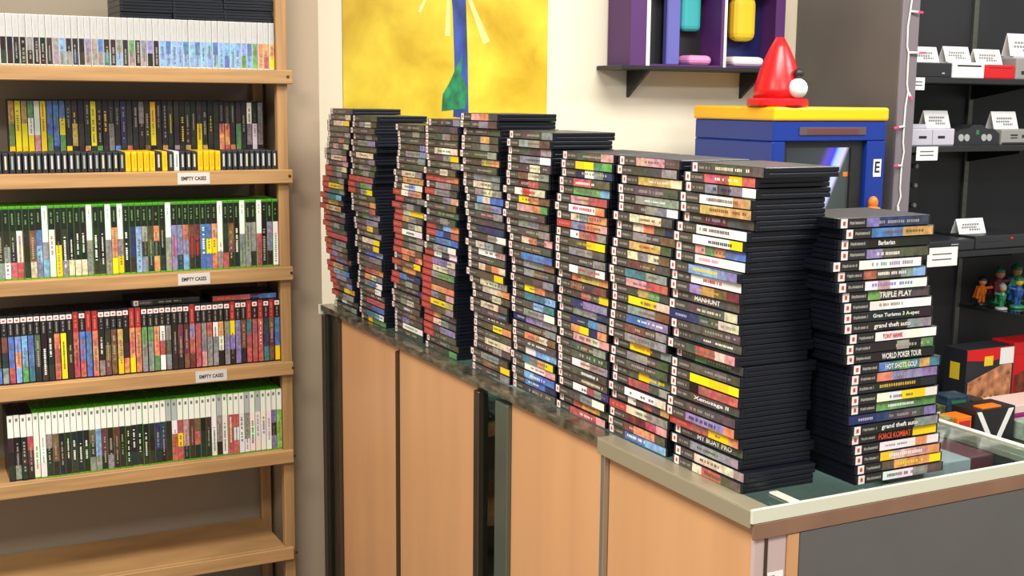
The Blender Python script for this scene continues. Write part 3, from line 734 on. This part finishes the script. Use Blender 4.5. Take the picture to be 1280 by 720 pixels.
console('cartridge_console', 2.385, 2.625, zs, .066, -2.09, M['lgrey'], 'pale grey console with two dark labels on middle shelf',
        [('front_label', (-2.0898, 2.435, zs+.028), (-2.0885, 2.475, zs+.038), M['dgrey']), ('front_label', (-2.0898, 2.535, zs+.028), (-2.0885, 2.572, zs+.038), M['dgrey']),
         ('seam', (-2.0898, 2.505, zs+.004), (-2.0885, 2.508, zs+.062), M['grey2']), ('slot_cover', (-2.25, 2.42, zs+.0663), (-2.14, 2.52, zs+.082), M['lgrey'])])
nc = thing('curved_console', 'black curved console with four round controller ports', 'console', (-2.2, 2.75, zs))
def fn(bm):
    prof = [(2.63,zs),(2.87,zs),(2.872,zs+.045),(2.845,zs+.062),(2.80,zs+.066),(2.775,zs+.08),(2.725,zs+.08),(2.70,zs+.066),(2.655,zs+.062),(2.628,zs+.045)]
    prism(bm, prof, 0, -2.29, -2.092)
part_w('body', fn, M['dgrey'], nc)
for y in (2.66, 2.692, 2.785, 2.815):
    part_w('controller_port', lambda bm: cyl(bm, (-2.0918, y, zs+.03), (-2.089, y, zs+.03), .014, n=16), M['portgrey'], nc)
part_w('front_emblem', lambda bm: prism(bm, [(2.742,zs+.042),(2.758,zs+.042),(2.758,zs+.06),(2.742,zs+.06)], 0, -2.0918, -2.0905), M['green'], nc)
console('cartridge_console', 2.885, 3.13, zs, .062, -2.09, M['grey2'], 'warm grey flat console at right end of middle shelf',
        [('front_label', (-2.0898, 2.935, zs+.026), (-2.0885, 2.975, zs+.03), M['dgrey']), ('front_label', (-2.0898, 2.935, zs+.036), (-2.0885, 2.975, zs+.042), M['dgrey']),
         ('front_label', (-2.0898, 3.0, zs+.028), (-2.0885, 3.05, zs+.04), M['dgrey']), ('base_strip', (-2.0898, 2.887, zs+.002), (-2.0885, 3.128, zs+.010), M['dgrey'])])
tent(2.59, zs+.0665, -2.165, .13, 'folded price card on the pale grey console', .068)
tent(2.95, zs+.0625, -2.15, .14, 'folded price card on the warm grey console', .07)
zs = .9533
console('flat_console', 2.42, 2.73, zs, .045, -2.05, M['dgrey'], 'black flat console at left end of lower shelf', [('emblem', (-2.0498, 2.60, zs+.026), (-2.0485, 2.64, zs+.03), M['portgrey'])])
console('flat_console', 2.735, 3.06, zs, .055, -2.05, M['dgrey'], 'black flat console with a red light on lower shelf',
        [('power_light', (-2.0498, 2.93, zs+.036), (-2.0485, 2.945, zs+.044), M['red']), ('disc_tray', (-2.0498, 2.76, zs+.03), (-2.0485, 2.89, zs+.032), M['black'])])
tent(2.50, zs+.0455, -2.15, .09, 'folded price card on the left flat console', .06)
tent(2.80, zs+.0555, -2.15, .15, 'folded price card on the flat console with red light', .06)

# figurines on the glass shelf
def figurine(x, y, z, s, body, head, base, label, pose):
    t = thing('figurine', label, 'figurine', (x, y, z), 'small figurines on the glass shelf', rng.uniform(-.4, .4))
    part('stand', lambda bm: lathe(bm, [(.026*s,0),(.028*s,.003*s),(.026*s,.009*s),(.02*s,.011*s)], n=16), base, t)
    def fn(bm):
        for d in (-1, 1):
            cyl(bm, (0, d*.009*s, .0105*s), (0, d*.008*s, .042*s), .006*s, .008*s, 8)
            cyl(bm, (0, d*.016*s, .07*s), (.014*s*pose, d*.032*s, .055*s+.02*s*pose*d), .0065*s, .005*s, 8)
            ball(bm, (.015*s*pose, d*.033*s, .055*s+.02*s*pose*d), .007*s, u=8, v=6)
        lathe(bm, [(.013*s,.038*s),(.018*s,.05*s),(.02*s,.068*s),(.012*s,.08*s),(.006*s,.085*s)], n=12)
        prism(bm, [(-.03*s,.03*s),(.03*s,.03*s),(.014*s,.078*s),(-.014*s,.078*s)], 0, -.02*s, -.015*s)
    part('body', fn, body, t, smooth=False)
    part('head', lambda bm: ball(bm, (.002*s, 0, .098*s), .016*s, u=12, v=8), head, t, smooth=True)
    part('cap', lambda bm: lathe(bm, [(.018*s,.103*s),(.016*s,.112*s),(.008*s,.12*s),(.002*s,.124*s)], n=12), base, t)
specs = [(-2.29,3.06,.9,'orange','skin','dgrey','orange figurine on dark stand, left end of glass shelf',1),(-2.17,3.045,.8,'green','skin','portgrey','small green figurine on a pale stand',-1),
         (-2.29,3.16,1.15,'maroon','skin','green','maroon figurine with green cap on the glass shelf',1),(-2.17,3.14,1.0,'bluep','yellowc','green','blue figurine with yellow head on the glass shelf',-1),
         (-2.29,3.265,1.2,'teal','skin','green','teal figurine at the back of the glass shelf',1),(-2.15,3.225,.85,'yellowc','skin','portgrey','yellow figurine on pale stand near shelf front',1),
         (-2.28,3.385,1.4,'red','skin','white','large red figurine with white cap on the glass shelf',-1),(-2.13,3.325,1.2,'bluep','white','red','blue and white figurine with red stand on the glass shelf',1)]
for x, y, s, b, h, ba, lab, ps in specs: figurine(x, y, .6733, s*1.15, M[b], M[h], M[ba], lab, ps)

# boxed toys and oddments on the base deck
DK = .2603
def toybox2(y0, y1, h, x0, label, side, top, art, mark):
    t = thing('figure_box', label, 'toy box', (x0-.06, (y0+y1)/2, DK), 'boxed action figures')
    part_w('carton', lambda bm: bx(bm, (x0-.12, y0, DK), (x0, y1, DK+h), .002), side, t)
    part_w('top_band', lambda bm: prism(bm, [(y0+.001,DK+h-.002),(y1-.001,DK+h-.002),(y1-.001,DK+h-.04),((y0+y1)/2,DK+h-.058),(y0+.001,DK+h-.045)], 0, x0+.0002, x0+.0016), top, t)
    part_w('artwork', lambda bm: prism(bm, [(y0+.012,DK+.03),(y1-.012,DK+.02),(y1-.012,DK+h*.72),(y1-.07,DK+h*.72),(y0+.012,DK+h*.5)], 0, x0+.0002, x0+.0012), art, t)
    if mark:
        part_w('numeral', lambda bm: [bx(bm, (x0+.0014, (y0+y1)/2-.03+d, DK+.012), (x0+.0024, (y0+y1)/2-.014+d, DK+.07)) for d in (0, .035)] +
               [bx(bm, (x0+.0014, (y0+y1)/2-.038, DK+zz), (x0+.0024, (y0+y1)/2+.029, DK+zz+.006)) for zz in (.012, .064)], M['yellowc'], t)
        part_w('colour_patch', lambda bm: bx(bm, (x0+.0002, y0+.10, DK+h-.075), (x0+.0020, y0+.15, DK+h-.035)), M['yellowc'], t)
        part_w('side_emblem', lambda bm: bx(bm, (x0-.085, y0-.0012, DK+h-.13), (x0-.035, y0-.0002, DK+h-.06)), M['yellowc'], t)
        part_w('white_corner', lambda bm: bx(bm, (x0+.0002, y1-.085, DK+h-.075), (x0+.0020, y1-.005, DK+h-.006)), M['white'], t)
    return t
artm = mat('figure_art_print', (196,132,92), .4, var=.6, scale=26)
toybox2(2.775, 3.05, .275, -2.09, 'black and red figure box with yellow numeral two on the deck', M['dgrey'], M['red'], artm, True)
toybox2(3.06, 3.33, .28, -2.10, 'bright red figure box right of the black one', M['red'], M['red'], mat('brown_art_print', (120,52,34), .4, var=.5, scale=26), False)
def loose(name, lo, hi, m, lab, cat, rz=0., bev=.003, extra=None):
    c = Vector(((lo[0]+hi[0])/2, (lo[1]+hi[1])/2, lo[2]))
    o = part(name, lambda bm: bx(bm, Vector(lo)-c, Vector(hi)-c, bev, seg=2), m, None, loc=c); o.rotation_euler = (0,0,rz)
    tag(o, lab, cat)
    if extra: part(extra[0], lambda bm: bx(bm, Vector(extra[1])-c, Vector(extra[2])-c, .001), extra[3], o)
    return o
loose('card_pack', (-2.02,2.40,DK), (-1.93,2.50,DK+.11), mat('olive_pack_print', (96,100,58), .4, var=.5, scale=40), 'olive pack standing on the deck behind the lone stack', 'pack', 0, extra=('pale_flash', (-1.9298,2.43,DK+.06), (-1.929,2.47,DK+.09), M['white']))
loose('card_pack', (-2.05,2.55,DK), (-1.96,2.66,DK+.13), mat('blue_pack_print', (44,66,86), .4, var=.5, scale=40), 'dark blue pack standing left of the figure boxes', 'pack', -.1, extra=('green_flash', (-1.9598,2.57,DK+.08), (-1.959,2.64,DK+.115), M['green']))
loose('card_pack', (-1.86,2.27,DK), (-1.76,2.36,DK+.12), mat('cream_pack_print', (150,142,96), .4, var=.5, scale=40), 'small cream pack left of the orange toy pack', 'pack', 0, extra=('dark_flash', (-1.7598,2.29,DK+.05), (-1.759,2.34,DK+.08), M['dgrey']))
loose('toy_pack', (-1.84,2.38,DK), (-1.76,2.453,DK+.115), M['orange'], 'orange and red toy pack beside the black carton', 'pack', 0, extra=('red_front', (-1.7598,2.388,DK+.05), (-1.759,2.445,DK+.10), M['redink']))
loose('toy_pack', (-2.06,2.69,DK), (-1.965,2.765,DK+.10), M['dgrey'], 'dark toy pack in front of the black figure box', 'pack', 0, extra=('gold_flash', (-1.9648,2.70,DK+.05), (-1.964,2.75,DK+.07), M['yellowc']))
cb = loose('toy_carton', (-1.87,2.462,DK), (-1.75,2.672,DK+.135), M['black'], 'black carton with two white slanted bars', 'carton', 0, extra=('orange_flap', (-1.80,2.50,DK+.1352), (-1.755,2.60,DK+.142), M['orange']))
for (yt, yb) in ((2.478, 2.548), (2.648, 2.585)):
    part('white_bar', lambda bm: prism(bm, [(yt-2.567-.012, .128),(yt-2.567+.012, .128),(yb-2.567+.012, .012),(yb-2.567-.012, .012)], 0, .0602, .063), M['white'], cb)
loose('flat_box', (-1.95,2.72,DK), (-1.80,3.02,DK+.115), mat('pale_pink_print', (226,196,186), .45), 'flat pale pink box with a magenta line on the deck', 'box', 0., extra=('magenta_line', (-1.7998,2.73,DK+.06), (-1.799,3.01,DK+.085), mat('magenta_ink', (150,30,110), .4)))
loose('flat_box', (-1.79,2.69,DK), (-1.70,3.0,DK+.07), mat('teal_grey_print', (150,168,150), .45, var=.3, scale=30), 'flat grey-green box in front of the pale pink box', 'box', 0., extra=('teal_flash', (-1.6998,2.78,DK+.02), (-1.699,2.86,DK+.05), M['teal']))

# ------------------------------------------------------------------ string lights on the stile
sl = thing('string_lights', 'white string of pink lights hanging down the grey stile', 'string lights', (-1.985, 2.25, 1.5))
pts = [(2.262,2.6),(2.257,2.2),(2.254,1.899),(2.249,1.859),(2.242,1.805),(2.244,1.733),(2.253,1.711),(2.253,1.662),(2.254,1.598),(2.261,1.569),(2.253,1.517),(2.251,1.444),(2.251,1.385),(2.258,1.35),(2.25,1.299),(2.249,1.214),(2.255,1.184),(2.242,1.148),(2.25,1.0),(2.246,.7),(2.25,.4)]
def tube(name, P3, r, m, parent):
    cu = bpy.data.curves.new(name, 'CURVE'); cu.dimensions = '3D'; cu.bevel_depth = r; cu.bevel_resolution = 2; cu.use_fill_caps = True
    sp = cu.splines.new('POLY'); sp.points.add(len(P3)-1)
    for p_, c in zip(sp.points, P3): p_.co = (*c, 1)
    o = bpy.data.objects.new(name, cu); COL.objects.link(o); bpy.context.view_layer.update()
    me = bpy.data.meshes.new_from_object(o.evaluated_get(bpy.context.evaluated_depsgraph_get()))
    bpy.data.objects.remove(o); me.materials.clear(); me.materials.append(m)
    q = link(name, me, parent); q.location = -Vector(parent.location); return q
tube('cord', [(-1.9855, y, z) for y, z in pts], .0032, M['cord'], sl)
for (y, z), (by, bz) in (((2.249,1.859),(2.297,1.856)), ((2.253,1.711),(2.321,1.712)), ((2.261,1.569),(2.269,1.545)), ((2.251,1.444),(2.196,1.438)), ((2.25,1.299),(2.205,1.30)), ((2.242,1.148),(2.24,1.12)),
                         ((2.257,2.0),(2.21,2.0)), ((2.25,1.0),(2.29,.995)), ((2.247,.85),(2.2,.85))):
    so = tube('socket', [(-1.984, y, z), (-1.978, y+(by-y)*.65, z+(bz-z)*.65)], .0042, M['cord'], sl)
    b = part('bulb', lambda bm: (cyl(bm, (-1.978, y+(by-y)*.62, z+(bz-z)*.62), (-1.974, by, bz), .005, .003, 8), ball(bm, (-1.974, by, bz), .0045, u=8, v=6)), M['bulb'], None, smooth=True)
    b.parent = sl; b.location = -Vector(sl.location)

# ------------------------------------------------------------------ camera
YAW, PIT, ROL = math.radians(27.3030262), math.radians(8.78360174), 9.76415635e-3
Fv = Vector((-math.cos(YAW)*math.cos(PIT), math.sin(YAW)*math.cos(PIT), -math.sin(PIT)))
Rv = Vector((math.sin(YAW), math.cos(YAW), 0)); Uv = Rv.cross(Fv)
R2 = math.cos(ROL)*Rv+math.sin(ROL)*Uv; U2 = -math.sin(ROL)*Rv+math.cos(ROL)*Uv
cam = bpy.data.cameras.new('camera'); co = bpy.data.objects.new('camera', cam); COL.objects.link(co)
mw = Matrix.Identity(4)
for i in range(3): mw[i][0] = R2[i]; mw[i][1] = U2[i]; mw[i][2] = -Fv[i]
mw[0][3], mw[1][3], mw[2][3] = 1.40065612, -1.11866814, 1.52950004
co.matrix_world = mw
cam.sensor_width = 36; cam.lens = 1528.5729/1280*36; cam.clip_start = .05
S.camera = co

# ------------------------------------------------------------------ light
w = bpy.data.worlds.new('store_ambience'); S.world = w; w.use_nodes = True
w.node_tree.nodes['Background'].inputs['Color'].default_value = (1, .97, .92, 1)
w.node_tree.nodes['Background'].inputs['Strength'].default_value = .45
def lamp(x, y, z, sx, sy, e, c=(1,.95,.87), rot=(0,0,0)):
    l = bpy.data.lights.new('ceiling_lamp', 'AREA'); l.shape = 'RECTANGLE'; l.size = sx; l.size_y = sy; l.energy = e; l.color = c
    o = bpy.data.objects.new('ceiling_lamp', l); COL.objects.link(o); o.location = (x, y, z); o.rotation_euler = rot
lamp(-.6, -1.6, 2.85, .6, 1.2, 60)
lamp(1.2, -1.6, 2.85, .6, 1.2, 60)
lamp(1.3, .9, 2.85, .6, 1.2, 45, (1,.97,.93))
lamp(-1.0, 1.1, 2.85, .6, 1.2, 45)
lamp(-.5, 2.9, 2.85, .6, 1.2, 40, (1,.97,.93))
S.view_settings.view_transform = 'Standard'; S.view_settings.look = 'None'
S.view_settings.exposure = 0.35; S.view_settings.gamma = 1
S.view_settings.use_curve_mapping = False
